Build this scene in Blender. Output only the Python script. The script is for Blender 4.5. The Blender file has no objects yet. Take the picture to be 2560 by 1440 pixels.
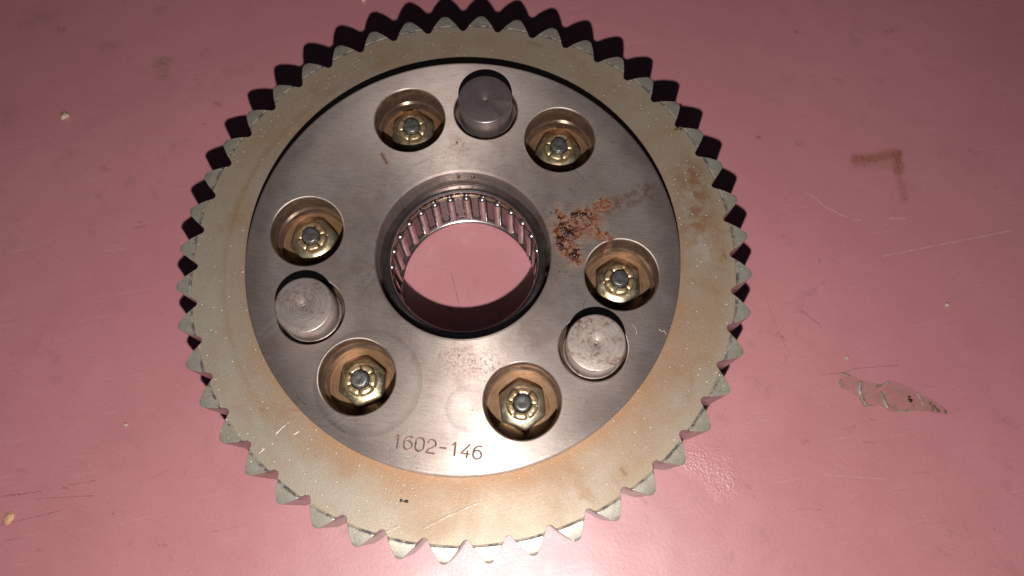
import bpy, bmesh, math, random
from mathutils import Vector, Matrix
from math import sin, cos, pi, radians, hypot, atan2

MM = 0.001
LIFT = 21.0                      # the sprocket's toothed face stands 21 mm above the tabletop
random.seed(4)
scene = bpy.context.scene
COL = scene.collection

# ------------------------------------------------------------------ camera
cam_d = bpy.data.cameras.new('camera')
cam_d.sensor_width = 36.0
cam_d.lens = 1900.0 / 2560.0 * 36.0
cam_d.clip_start = 0.005
cam_d.clip_end = 20.0
cam_d.dof.use_dof = True
cam_d.dof.focus_distance = 0.196
cam_d.dof.aperture_fstop = 26.0
cam = bpy.data.objects.new('camera', cam_d)
COL.objects.link(cam)
CAM = Vector((20.79, -61.24, 189.18 + LIFT))
R = Matrix(((0.9912084032060512, 0.13230912362851924, -0.0004440927419363805),
            (-0.12670508077273743, 0.950180969138463, 0.28478403816482656),
            (0.038101494984899446, -0.2822240629211913, 0.9585915993728357)))
cam.matrix_world = Matrix.Translation(CAM * MM) @ R.transposed().to_4x4()
scene.camera = cam
scene.cycles.max_bounces = 6
scene.cycles.diffuse_bounces = 3
scene.cycles.glossy_bounces = 4
scene.cycles.transparent_max_bounces = 8

# ------------------------------------------------------------------ world: a dark room, hardly any fill
world = bpy.data.worlds.new('World')
scene.world = world
world.use_nodes = True
bg = world.node_tree.nodes['Background']
bg.inputs[0].default_value = (0.80, 0.80, 1.0, 1)
bg.inputs[1].default_value = 0.014

# ------------------------------------------------------------------ the phone's flash, just beside the lens
lamp_d = bpy.data.lights.new('flash_lamp', 'POINT')
lamp_d.energy = 2.55
lamp_d.color = (1.0, 0.955, 0.90)
lamp_d.shadow_soft_size = 0.0028
lamp = bpy.data.objects.new('flash_lamp', lamp_d)
lamp.location = Vector((27.7, -115.6, 177.9 + LIFT)) * MM
COL.objects.link(lamp)

vs = scene.view_settings
vs.view_transform = 'Standard'
vs.look = 'None'
vs.exposure = 0.0
vs.gamma = 1.0

# ------------------------------------------------------------------ node helper
class NB:
    def __init__(s, name):
        s.m = bpy.data.materials.new(name)
        s.m.use_nodes = True
        s.t = s.m.node_tree
        s.b = s.t.nodes['Principled BSDF']
        s.out = s.t.nodes['Material Output']
    def n(s, k, **kw):
        x = s.t.nodes.new(k)
        for a, v in kw.items():
            setattr(x, a, v)
        return x
    def put(s, sock, v):
        if isinstance(v, bpy.types.NodeSocket):
            s.t.links.new(v, sock)
        elif isinstance(v, (tuple, list)):
            v = tuple(v)
            if sock.type == 'RGBA' and len(v) == 3:
                v = v + (1,)
            sock.default_value = v
        else:
            sock.default_value = v
    def math(s, op, a, b=0.0, c=0.0, clamp=False):
        x = s.n('ShaderNodeMath', operation=op, use_clamp=clamp)
        for i, v in enumerate((a, b, c)):
            s.put(x.inputs[i], v)
        return x.outputs[0]
    def vec(s, op, a, b=(0, 0, 0), c=None, scale=None):
        x = s.n('ShaderNodeVectorMath', operation=op)
        s.put(x.inputs[0], a)
        s.put(x.inputs[1], b)
        if c is not None:
            s.put(x.inputs[2], c)
        if scale is not None:
            s.put(x.inputs['Scale'], scale)
        return x.outputs['Value'] if op in ('LENGTH', 'DISTANCE', 'DOT_PRODUCT') else x.outputs[0]
    def world_mm(s):
        g = s.n('ShaderNodeNewGeometry')
        return s.vec('SCALE', g.outputs['Position'], scale=1000.0)
    def obj_mm(s):
        g = s.n('ShaderNodeTexCoord')
        return s.vec('SCALE', g.outputs['Object'], scale=1000.0)
    def flat(s, p):
        return s.vec('MULTIPLY', p, (1, 1, 0))
    def noise(s, p, scale, detail=3.0, rough=0.5, dist=0.0):
        x = s.n('ShaderNodeTexNoise')
        s.put(x.inputs['Vector'], p)
        x.inputs['Scale'].default_value = scale
        x.inputs['Detail'].default_value = detail
        x.inputs['Roughness'].default_value = rough
        x.inputs['Distortion'].default_value = dist
        return x.outputs['Fac']
    def noise3(s, p, scale, detail=1.0):
        x = s.n('ShaderNodeTexNoise')
        s.put(x.inputs['Vector'], p)
        x.inputs['Scale'].default_value = scale
        x.inputs['Detail'].default_value = detail
        return x.outputs['Color']
    def voro(s, p, scale, out='Distance', rnd=1.0):
        x = s.n('ShaderNodeTexVoronoi')
        s.put(x.inputs['Vector'], p)
        x.inputs['Scale'].default_value = scale
        x.inputs['Randomness'].default_value = rnd
        return x.outputs[out]
    def remap(s, v, a, b, c=0.0, d=1.0, smooth=True):
        x = s.n('ShaderNodeMapRange', interpolation_type='SMOOTHSTEP' if smooth else 'LINEAR')
        s.put(x.inputs[0], v)
        for i, q in enumerate((a, b, c, d)):
            s.put(x.inputs[i + 1], q)
        return x.outputs[0]
    def mix(s, f, a, b, blend='MIX'):
        x = s.n('ShaderNodeMix', data_type='RGBA', blend_type=blend)
        s.put(x.inputs[0], f)
        s.put(x.inputs[6], a)
        s.put(x.inputs[7], b)
        return x.outputs[2]
    def mixf(s, f, a, b):
        x = s.n('ShaderNodeMix', data_type='FLOAT')
        s.put(x.inputs[0], f)
        s.put(x.inputs[2], a)
        s.put(x.inputs[3], b)
        return x.outputs[0]
    def bump(s, h, dist, strength=1.0, normal=None):
        x = s.n('ShaderNodeBump')
        s.put(x.inputs['Height'], h)
        x.inputs['Distance'].default_value = dist
        s.put(x.inputs['Strength'], strength)
        if normal is not None:
            s.put(x.inputs['Normal'], normal)
        return x.outputs[0]
    def seg(s, p, ax, ay, bx, by, w, soft):
        g = s.n('ShaderNodeGroup')
        g.node_tree = SEG
        s.put(g.inputs[0], p)
        g.inputs[1].default_value = (ax, ay, 0)
        g.inputs[2].default_value = (bx - ax, by - ay, 0)
        g.inputs[3].default_value = w
        g.inputs[4].default_value = w * (1 - soft)
        return g.outputs[0]
    def radius(s, p, cx=0, cy=0):
        return s.vec('LENGTH', s.vec('SUBTRACT', s.flat(p), (cx, cy, 0)))
    def radial(s, p):
        return s.vec('NORMALIZE', s.flat(p))
    def bsdf(s, **kw):
        for k, v in kw.items():
            s.put(s.b.inputs[k.replace('_', ' ')], v)
        return s.m

def make_seg_group():
    """mask of a soft stroke from A to A+D (mm, in the plane), 1 inside"""
    t = bpy.data.node_groups.new('stroke_mask', 'ShaderNodeTree')
    I = t.interface
    I.new_socket('P', in_out='INPUT', socket_type='NodeSocketVector')
    I.new_socket('A', in_out='INPUT', socket_type='NodeSocketVector')
    I.new_socket('D', in_out='INPUT', socket_type='NodeSocketVector')
    I.new_socket('W', in_out='INPUT', socket_type='NodeSocketFloat')
    I.new_socket('W0', in_out='INPUT', socket_type='NodeSocketFloat')
    I.new_socket('Mask', in_out='OUTPUT', socket_type='NodeSocketFloat')
    gi = t.nodes.new('NodeGroupInput'); go = t.nodes.new('NodeGroupOutput')
    def vm(op, a, b):
        x = t.nodes.new('ShaderNodeVectorMath'); x.operation = op
        t.links.new(a, x.inputs[0]); t.links.new(b, x.inputs[1])
        return x
    pa = vm('SUBTRACT', gi.outputs['P'], gi.outputs['A']).outputs[0]
    d1 = vm('DOT_PRODUCT', pa, gi.outputs['D']).outputs['Value']
    d2 = vm('DOT_PRODUCT', gi.outputs['D'], gi.outputs['D']).outputs['Value']
    q = t.nodes.new('ShaderNodeMath'); q.operation = 'DIVIDE'; q.use_clamp = True
    t.links.new(d1, q.inputs[0]); t.links.new(d2, q.inputs[1])
    sc = t.nodes.new('ShaderNodeVectorMath'); sc.operation = 'SCALE'
    t.links.new(gi.outputs['D'], sc.inputs[0]); t.links.new(q.outputs[0], sc.inputs['Scale'])
    dd = vm('DISTANCE', pa, sc.outputs[0]).outputs['Value']
    mr = t.nodes.new('ShaderNodeMapRange'); mr.interpolation_type = 'SMOOTHSTEP'
    t.links.new(dd, mr.inputs[0])
    t.links.new(gi.outputs['W0'], mr.inputs[1]); t.links.new(gi.outputs['W'], mr.inputs[2])
    mr.inputs[3].default_value = 1.0; mr.inputs[4].default_value = 0.0
    t.links.new(mr.outputs[0], go.inputs[0])
    return t
SEG = make_seg_group()

# ------------------------------------------------------------------ materials
MARKS = [
   ('rust', 110.6, 54.63, 123.26, 58.34, 1.94, 0.83, 0.9),
   ('rust', 122.66, 58.26, 123.32, 52.98, 1.95, 0.90, 0.9),
   ('rust', 123.32, 52.31, 125.11, 43.33, 1.45, 0.52, 1),
   ('rust', 111.81, 54.12, 122.63, 55.16, 3.15, 0.38, 1),
   ('olive', -107.26, 59.97, -105.31, 55.14, 3.04, 0.5, 0.8),
   ('olive', -108.32, 59.1, -104.93, 61.01, 2.02, 0.4, 0.9),
   ('olive', -85.75, 59.48, -79.6, 60.74, 2.52, 0.25, 1),
   ('olive', -95.4, 55.74, -94.29, 54.45, 1.76, 0.35, 1),
   ('dark', -86.76, 47.91, -85.57, 47.22, 1.12, 0.5, 0.8),
   ('dark', -88.58, 39.97, -88.02, 39.77, 0.74, 0.4, 0.9),
   ('brown', -127.24, 62.75, -124.08, 64.06, 2.8, 0.35, 1),
   ('brown', -143.75, 68.02, -141.91, 67.66, 1.54, 0.4, 1),
   ('olive', -155.19, 68.46, -147.99, 70.93, 3.35, 0.3, 1),
   ('brown', -149.65, 33.64, -149.92, 36.4, 4.94, 0.25, 1),
   ('brown', -115.63, 21.8, -114.64, 21.4, 1.7, 0.35, 1),
   ('brown', -100.15, 4.29, -97.97, 5.22, 0.59, 0.5, 0.8),
   ('brown', -99.49, 6.29, -98.99, 6.23, 0.59, 0.5, 0.8),
   ('brown', -113.26, 1.27, -111.9, 1.2, 1.42, 0.3, 1),
   ('dark', -115.32, -74.92, -104.94, -72.18, 0.23, 0.75, 0.7),
   ('dark', -105.39, -74.22, -90.4, -71.39, 0.15, 0.6, 0.7),
   ('dark', -112.95, -82.01, -98.34, -76.37, 0.16, 0.6, 0.7),
   ('dark', -97.58, -69.53, -90.93, -67.38, 0.17, 0.6, 0.7),
   ('dark', -110.83, -85.77, -105.75, -83.99, 0.14, 0.5, 0.7),
   ('brown', -99.06, -70.46, -98.15, -70.55, 0.43, 0.6, 0.7),
   ('dark', -77.22, -65.87, -72.26, -61.72, 0.13, 0.35, 0.7),
   ('brown', -101.24, -86.2, -100.66, -86.32, 0.73, 0.55, 0.9),
   ('brown', -112.72, -67.65, -110.32, -67.86, 0.86, 0.3, 1),
   ('brown', -70.24, -81.46, -67.64, -81.11, 0.63, 0.45, 0.8),
   ('brown', -57.03, -76.27, -55.58, -75.57, 0.21, 0.5, 0.8),
   ('brown', -56.24, -75.96, -47.09, -72.71, 0.16, 0.3, 0.8),
   ('olive', -66.5, -83.75, -65.78, -84.06, 1.46, 0.3, 1),
   ('brown', -84.24, -75.21, -84.0, -75.28, 0.53, 0.5, 0.9),
   ('grey', -100.14, -18.96, -96.0, -21.04, 2.07, 0.18, 1),
   ('grey', -87.84, -55.76, -84.74, -54.81, 1.74, 0.2, 1),
   ('white', 118.62, 24.64, 155.73, 37.51, 0.21, 0.42, 0.7),
   ('white', 95.45, 41.86, 98.81, 40.22, 0.22, 0.4, 0.7),
   ('white', 98.81, 40.22, 102.18, 37.55, 0.29, 0.4, 0.8),
   ('white', 102.18, 37.55, 107.86, 35.47, 0.24, 0.6, 0.7),
   ('white', 109.99, 34.98, 111.87, 34.98, 0.24, 0.6, 0.7),
   ('white', 120.8, 36.81, 125.14, 37.13, 0.36, 0.65, 0.8),
   ('dark', 95.63, 4.76, 96.78, 4.19, 0.57, 0.6, 0.9),
   ('dark', 96.56, 4.16, 100.24, 1.57, 0.25, 0.55, 0.8),
   ('dark', 100.24, 1.57, 102.08, -0.65, 0.16, 0.4, 0.8),
   ('violet', 84.78, 8.47, 88.55, -1.17, 0.37, 0.35, 0.9),
   ('violet', 88.55, -1.17, 92.62, -9.01, 0.23, 0.35, 0.9),
   ('brown', 88.83, -2.77, 90.44, -3.73, 0.79, 0.6, 0.9),
   ('brown', 85.88, -2.46, 91.25, -4.55, 0.34, 0.4, 0.9),
   ('dark', 80.92, 58.42, 81.41, 58.35, 0.74, 0.75, 0.8),
   ('olive', 93.48, 58.18, 93.85, 57.96, 1.59, 0.4, 0.6),
   ('dark', 100.95, -13.04, 107.03, -11.66, 0.18, 0.6, 0.7),
   ('dark', 107.03, -11.66, 110.89, -9.89, 0.18, 0.6, 0.7),
   ('dark', 110.89, -9.89, 123.1, -7.35, 0.17, 0.6, 0.7),
   ('dark', 126.44, -5.99, 139.68, -7.08, 0.13, 0.18, 0.8),
   ('brown', 81.95, -45.78, 83.25, -46.13, 0.86, 0.5, 0.8),
   ('brown', 83.98, -48.22, 84.42, -48.57, 0.43, 0.5, 0.9),
   ('brown', 107.5, -27.3, 110.97, -25.97, 0.33, 0.3, 0.9),
   ('brown', 113.14, -29.81, 116.38, -29.92, 0.44, 0.35, 0.9),
   ('brown', 96.98, -32.72, 98.46, -31.44, 0.76, 0.3, 1),
   ('brown', 115.09, -23.55, 115.96, -23.66, 0.55, 0.35, 0.9),
   ('brown', 95.28, -50.02, 102.12, -49.31, 0.27, 0.4, 0.9),
   ('brown', 126.49, -36.26, 130.75, -36.11, 0.27, 0.3, 0.9),
   ('brown', 134.12, -41.01, 134.19, -42.14, 0.16, 0.5, 0.8),
   ('white', 102.5, -40.2, 119.01, -39.15, 0.17, 0.3, 0.8),
   ('brown', 91.59, 97.55, 91.99, 97.01, 0.9, 0.5, 0.9),
   ('grey', 108.88, 98.36, 111.05, 94.19, 1.02, 0.35, 0.9),
   ('brown', 119.92, 101.33, 122.48, 102.87, 1.15, 0.35, 1),
   ('brown', 145.04, 63.01, 147.42, 62.24, 1.22, 0.3, 1),
   ('brown', 100.11, 21.17, 100.35, 20.34, 0.47, 0.5, 0.9),
   ('brown', 101.38, 14.33, 101.62, 13.51, 0.69, 0.35, 0.9),
   ('brown', 89.7, 27.06, 91.61, 26.05, 0.82, 0.25, 1),
   ('brown', 90.95, 24.7, 91.42, 24.51, 1.17, 0.25, 1),
   ('dark', -5.69, 2.99, -1.72, -6.79, 0.14, 0.75, 0.6),
   ('dark', 2.24, 2.57, 2.72, 3.25, 0.29, 0.6, 0.9),
   ('white', -3.5, 13.37, -1.94, 14.84, 1.65, 0.18, 1),
   ('grey', 7.03, 11.01, 8.14, 11.53, 0.7, 0.4, 0.9),
   ('brown', 1.21, 1.58, 2.05, -0.14, 0.93, 0.25, 1),
   ('white', -13.18, 7.06, -11.27, 9.82, 1.17, 0.15, 1),
   ('brown', 56.48, -57.04, 56.35, -58.08, 0.85, 0.3, 1),
   ('brown', 55.7, -54.06, 53.99, -52.74, 1.06, 0.35, 1),
   ('dark', -19.33, -71.74, -23.6, -71.81, 1.26, 0.15, 1),
   ('brown', -22.56, -71.67, -23.2, -72.76, 0.95, 0.3, 0.9),
   ('brown', 59.64, -70.18, 59.65, -67.71, 0.52, 0.2, 1),
]
MARK_COL = {'rust': (0.24, 0.075, 0.028), 'olive': (0.20, 0.12, 0.065), 'brown': (0.19, 0.055, 0.050),
            'dark': (0.075, 0.035, 0.04), 'grey': (0.22, 0.14, 0.16), 'white': (0.64, 0.48, 0.47), 'violet': (0.20, 0.095, 0.15)}

def table_material():
    b = NB('pink_painted_top')
    p = b.flat(b.world_mm())
    warp = b.vec('SCALE', b.vec('SUBTRACT', b.noise3(p, 0.55, 3), (0.5, 0.5, 0.5)), scale=1.0)
    warp2 = b.vec('SCALE', b.vec('SUBTRACT', b.noise3(p, 0.16, 3), (0.5, 0.5, 0.5)), scale=3.0)
    pw = b.vec('ADD', p, b.flat(warp))
    pw2 = b.vec('ADD', p, b.flat(warp2))
    big = b.noise(p, 0.018, 5, 0.55)
    mid = b.noise(p, 0.09, 5, 0.6)
    c = b.mix(b.remap(big, 0.35, 0.68), (0.470, 0.186, 0.212), (0.510, 0.206, 0.233))
    c = b.mix(b.remap(mid, 0.52, 0.78, 0, 0.16), c, (0.36, 0.125, 0.14))
    c = b.mix(b.remap(b.noise(p, 0.05, 6, 0.62, 0.6), 0.56, 0.75, 0, 0.22), c, (0.35, 0.165, 0.195))
    # paper-like streaking along the sheet
    st = b.noise(b.vec('MULTIPLY', b.vec('ADD', p, b.flat(warp2)), (0.10, 0.9, 0)), 1.0, 4, 0.6)
    c = b.mix(b.remap(st, 0.5, 0.8, 0, 0.20), c, (0.40, 0.150, 0.165))
    # rubbed-in scuffs in two directions and grimy clouds
    rot = b.n('ShaderNodeVectorRotate', rotation_type='Z_AXIS')
    b.put(rot.inputs['Vector'], pw2); rot.inputs['Angle'].default_value = 0.42
    sc1 = b.noise(b.vec('MULTIPLY', rot.outputs[0], (0.05, 1.7, 0)), 1.0, 3, 0.65)
    c = b.mix(b.remap(sc1, 0.57, 0.72, 0, 0.30), c, (0.33, 0.125, 0.145))
    rot2 = b.n('ShaderNodeVectorRotate', rotation_type='Z_AXIS')
    b.put(rot2.inputs['Vector'], p); rot2.inputs['Angle'].default_value = -0.30
    sc2 = b.noise(b.vec('MULTIPLY', rot2.outputs[0], (0.035, 2.4, 0)), 1.0, 2, 0.6)
    c = b.mix(b.math('MULTIPLY', b.remap(sc2, 0.60, 0.70, 0, 0.40), b.remap(mid, 0.45, 0.62)), c, (0.62, 0.36, 0.37))
    c = b.mix(b.math('MULTIPLY', b.remap(b.noise(pw2, 0.13, 5, 0.7), 0.54, 0.70, 0, 0.30), b.remap(big, 0.35, 0.6)), c, (0.24, 0.115, 0.115))
    # fine dust and pores
    c = b.mix(b.remap(b.noise(p, 1.9, 2, 0.8), 0.3, 0.7, 0, 0.30), c, (0.37, 0.125, 0.135))
    c = b.mix(b.remap(b.noise(p, 2.7, 1, 0.8), 0.5, 0.75, 0, 0.16), c, (0.62, 0.30, 0.32))
    c = b.mix(b.remap(b.voro(p, 0.12), 0.02, 0.055, 0.30, 0.0), c, (0.15, 0.06, 0.06))
    c = b.mix(b.remap(b.voro(b.vec('ADD', p, (3.3, 8.1, 0)), 0.17), 0.01, 0.035, 0.5, 0.0), c, (0.72, 0.55, 0.52))
    brk = b.remap(b.noise(p, 0.9, 4, 0.7), 0.36, 0.62, 0.12, 1.0)
    for (k, ax, ay, bx, by, w, s, so) in MARKS:
        # each stroke waits for the one before (a vanishing offset), so that few values are alive at a time
        q = b.vec('MULTIPLY_ADD', c, (1e-7, 1e-7, 0), pw2 if w > 0.6 else (pw if w > 0.22 else p))
        m = b.seg(q, ax, ay, bx, by, w * (1.35 if k == 'rust' else 1.15), 1.0 if k == 'rust' else min(1.0, so + 0.1))
        c = b.mix(b.math('MULTIPLY', m, b.math('MULTIPLY', b.math('MAXIMUM', brk, 0.55) if k == 'rust' else brk, s)), c, MARK_COL[k])
    # scuffed, pitted patch on the lower right of the gear
    patch = b.seg(b.vec('ADD', p, b.flat(b.vec('SCALE', b.vec('SUBTRACT', b.noise3(p, 0.12, 4), (0.5, 0.5, 0.5)), scale=14.0))), 66.5, -39.0, 75.0, -44.0, 8.0, 1.0)
    h = b.noise(p, 3.2, 2, 0.6)
    h2 = b.noise(p, 0.9, 3, 0.55)
    pit = b.math('MULTIPLY', b.noise(p, 1.35, 2, 0.6), patch)
    n = b.bump(h, 0.00004, 0.55)
    n = b.bump(h2, 0.00010, 0.40, n)
    n = b.bump(pit, 0.0006, 0.5, n)
    n = b.bump(b.noise(p, 0.03, 2), 0.0016, 0.5, n)
    rough = b.remap(mid, 0.3, 0.7, 0.40, 0.47)
    return b.bsdf(Base_Color=c, Roughness=rough, Normal=n, Specular_IOR_Level=1.0, Coat_Weight=0.40, Coat_Roughness=0.42)

def rust_mask(b, p):
    """the rusty splash between the bore and the right-hand nut, in sprocket mm"""
    w = b.vec('ADD', p, b.flat(b.vec('SCALE', b.vec('SUBTRACT', b.noise3(p, 0.35, 4), (0.5, 0.5, 0.5)), scale=5.0)))
    m = None
    for a in ((24.5, 9.0, 30.0, 12.5, 7.0), (25.5, 5.5, 28.5, 2.5, 4.6), (30, 14, 34.5, 18.5, 3.2), (27, 13, 33, 11.0, 3.4), (33, 10.5, 37, 8, 2.2), (22.5, 15, 24.5, 12, 2.2)):
        x = b.seg(w, *a, 1.0)
        m = x if m is None else b.math('MAXIMUM', m, x)
    return m

def plate_material():
    b = NB('ground_steel')
    p = b.world_mm()
    f = b.flat(p)
    r = b.radius(p)
    # fine lathe lines: noise stretched along the circumference
    ring = b.n('ShaderNodeCombineXYZ')
    b.put(ring.inputs[0], b.math('MULTIPLY', r, 5.0))
    ang = b.n('ShaderNodeSeparateXYZ'); b.put(ang.inputs[0], f)
    b.put(ring.inputs[1], b.math('MULTIPLY', b.math('ARCTAN2', ang.outputs[1], ang.outputs[0]), 2.0))
    lines = b.noise(ring.outputs[0], 1.0, 3, 0.7)
    blot = b.noise(f, 0.07, 5, 0.6, 0.4)
    fine = b.noise(f, 1.6, 3, 0.7)
    c = b.mix(b.remap(blot, 0.35, 0.68), (0.53, 0.445, 0.41), (0.43, 0.345, 0.315))
    c = b.mix(b.remap(b.noise(f, 0.045, 4, 0.6), 0.5, 0.72, 0, 0.40), c, (0.43, 0.41, 0.43))
    c = b.mix(b.remap(fine, 0.45, 0.75, 0, 0.28), c, (0.20, 0.165, 0.15))
    gr = b.noise(b.vec('MULTIPLY', f, (0.22, 2.6, 0)), 1.0, 4, 0.7)
    c = b.mix(b.remap(gr, 0.46, 0.72, 0, 0.5), c, (0.24, 0.205, 0.195))
    # oil film tinted warm near the bore
    c = b.mix(b.math('MULTIPLY', b.remap(r, 24, 50, 0.45, 0.0), b.remap(b.noise(f, 0.18, 5, 0.65), 0.38, 0.7)), c, (0.27, 0.185, 0.145))
    # rust freckles
    frk = b.math('MULTIPLY', b.remap(b.noise(f, 0.11, 3), 0.5, 0.68), b.remap(b.noise(f, 1.3, 3, 0.7), 0.58, 0.72))
    c = b.mix(b.math('MULTIPLY', frk, 0.75), c, (0.17, 0.065, 0.035))
    low = b.math('MULTIPLY', b.seg(f, 2, -27, 12, -28.5, 6.5, 1.0), b.remap(b.noise(f, 1.5, 3, 0.7), 0.46, 0.66))
    c = b.mix(b.math('MULTIPLY', low, 0.8), c, (0.15, 0.07, 0.04))
    up = b.math('MULTIPLY', b.seg(f, -8, 27, -5, 30, 5.0, 1.0), b.remap(b.noise(f, 1.2, 3, 0.7), 0.5, 0.68))
    c = b.mix(b.math('MULTIPLY', up, 0.7), c, (0.16, 0.075, 0.045))
    up2 = b.seg(f, -25.3, 24.2, -23.6, 22.0, 0.75, 0.9)
    c = b.mix(b.math('MULTIPLY', up2, 0.75), c, (0.20, 0.06, 0.03))
    # handling marks and scratches
    for a in ((-44.5, -27.8, -38.5, -33.8), (-43.0, -29.0, -35.0, -37.0)):
        pass
    scr = None
    for (ax, ay, bx, by, w) in SCRATCHES:
        m = b.seg(f, ax, ay, bx, by, w, 0.8)
        scr = m if scr is None else b.math('MAXIMUM', scr, m)
    scr = b.math('MULTIPLY', scr, b.remap(fine, 0.35, 0.6, 0.1, 1.0))
    c = b.mix(b.math('MULTIPLY', scr, 0.5), c, (0.62, 0.60, 0.57))
    dk = None
    for (ax, ay, bx, by, w) in DARK_SCRATCHES:
        m = b.seg(f, ax, ay, bx, by, w, 0.9)
        dk = m if dk is None else b.math('MAXIMUM', dk, m)
    dk = b.math('MULTIPLY', dk, b.remap(fine, 0.35, 0.6, 0.2, 1.0))
    c = b.mix(b.math('MULTIPLY', dk, 0.4), c, (0.13, 0.12, 0.12))
    # worn circle prints left by washers, beside the lower nuts
    for (cx, cy, rr) in ((-17.5, -35.5, 13.0), (7.5, -38.5, 5.5)):
        dd = b.radius(b.vec('ADD', f, b.flat(b.vec('SCALE', b.noise3(f, 0.5, 2), scale=0.4))), cx, cy)
        e = b.math('MULTIPLY', b.remap(dd, rr - 2.2, rr, 0, 1), b.remap(dd, rr, rr + 0.25, 1, 0))
        c = b.mix(b.math('MULTIPLY', e, 0.30), c, (0.20, 0.17, 0.155))
    rm = rust_mask(b, f)
    spot = b.remap(b.noise(f, 0.85, 5, 0.75), 0.44, 0.56)
    film = b.math('MULTIPLY', b.remap(rm, 0.0, 0.9), b.remap(b.noise(f, 0.5, 5, 0.7), 0.30, 0.58, 0.0, 0.88))
    c = b.mix(film, c, (0.275, 0.098, 0.038))
    rr_ = b.math('MULTIPLY', b.remap(rm, 0.28, 0.75), spot)
    c = b.mix(rr_, c, (0.10, 0.024, 0.009))
    streak = b.math('MULTIPLY', b.seg(f, 33, 15.5, 45, 23, 4.2, 1.0), b.remap(b.noise(f, 0.5, 4, 0.65), 0.38, 0.60, 0, 0.7))
    c = b.mix(streak, c, (0.25, 0.095, 0.042))
    trail = b.math('MULTIPLY', b.seg(f, 31, 10, 37.5, 6.5, 2.0, 1.0), b.remap(b.noise(f, 0.7, 4, 0.65), 0.36, 0.60, 0, 0.7))
    c = b.mix(trail, c, (0.25, 0.10, 0.045))
    # holes' walls are darker and browner than the face: walls point sideways
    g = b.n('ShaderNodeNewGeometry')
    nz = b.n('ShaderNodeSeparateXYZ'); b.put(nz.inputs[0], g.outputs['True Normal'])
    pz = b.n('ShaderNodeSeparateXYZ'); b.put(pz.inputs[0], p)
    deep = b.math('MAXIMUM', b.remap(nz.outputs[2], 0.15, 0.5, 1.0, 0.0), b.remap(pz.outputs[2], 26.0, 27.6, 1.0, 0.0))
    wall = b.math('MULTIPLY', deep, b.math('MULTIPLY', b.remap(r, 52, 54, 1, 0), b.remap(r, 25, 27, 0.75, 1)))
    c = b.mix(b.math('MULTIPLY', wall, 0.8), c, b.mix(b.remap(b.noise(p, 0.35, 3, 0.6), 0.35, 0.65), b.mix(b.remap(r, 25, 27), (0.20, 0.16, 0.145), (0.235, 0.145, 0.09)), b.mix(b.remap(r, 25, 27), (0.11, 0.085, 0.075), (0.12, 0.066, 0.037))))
    clean = b.math('MULTIPLY', b.remap(b.math('ADD', r, b.math('MULTIPLY', b.math('SUBTRACT', b.noise(f, 0.09, 4, 0.6), 0.5), 9.0)), 46.0, 54.0), 0.9)
    metal = b.math('SUBTRACT', b.mixf(clean, 0.76, 0.88), b.math('MAXIMUM', b.math('MAXIMUM', b.math('MULTIPLY', rr_, 0.68), b.math('MULTIPLY', film, 0.6)), b.math('MULTIPLY', wall, 0.05)))
    rough = b.mixf(clean, b.mixf(b.remap(blot, 0.3, 0.7), 0.55, 0.63), 0.50)
    rough = b.mixf(wall, rough, 0.30)
    rough = b.mixf(b.math('MAXIMUM', rr_, film), rough, 0.65)
    n = b.bump(lines, 0.00002, 0.16)
    n = b.bump(b.noise(f, 2.6, 2, 0.6), 0.00004, 0.36, n)
    n = b.bump(b.remap(b.voro(f, 0.62), 0.02, 0.10, 1.0, 0.0), 0.00007, 0.40, n)
    n = b.bump(b.noise(b.vec('MULTIPLY', f, (0.35, 3.2, 0)), 1.0, 3, 0.7), 0.00003, 0.30, n)
    n = b.bump(b.math('MULTIPLY', rr_, b.noise(f, 1.6, 4, 0.7)), 0.00025, 0.5, n)
    return b.bsdf(Base_Color=c, Metallic=metal, Roughness=rough, Normal=n, Anisotropic=0.76,
                  Tangent=b.radial(p))

SCRATCHES = [(-46.2, -27.5, -43.6, -23.5, 0.9), (-44.6, -28.2, -42.0, -24.6, 1.0), (-26.3, -46.6, -20.0, -40.6, 0.35), (-25.4, -47.0, -19.0, -41.6, 0.22),
             (-24.0, -47.6, -17.5, -42.2, 0.3), (-27.5, -45.2, -22.0, -40.2, 0.2), (-40.6, -33.2, -38.6, -32.4, 0.18), (-32, -40.5, -30.6, -38.9, 0.25),
             (46.2, -17.6, 47.6, -16.2, 0.2), (49.5, 4, 50.3, 6.5, 0.14), (40.5, 21.0, 44, 25.5, 0.12), (33, 27, 36.5, 24.6, 0.12)]
DARK_SCRATCHES = [(24.8, 27.2, 29.0, 23.4, 0.4), (24, 26.3, 28.2, 22.8, 0.25), (-21.5, -6.8, -24, -11.5, 0.3), (-23, -4.5, -26.2, -11, 0.22), (-20.5, -9, -23.5, -14.5, 0.22), (-13.2, 24.2, -16.0, 22.4, 0.5), (27.5, 21.5, 31.5, 18.5, 0.2), (-34, -41.5, -31.5, -43, 0.4), (-25, -45.8, -21, -48.2, 0.5)]

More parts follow.
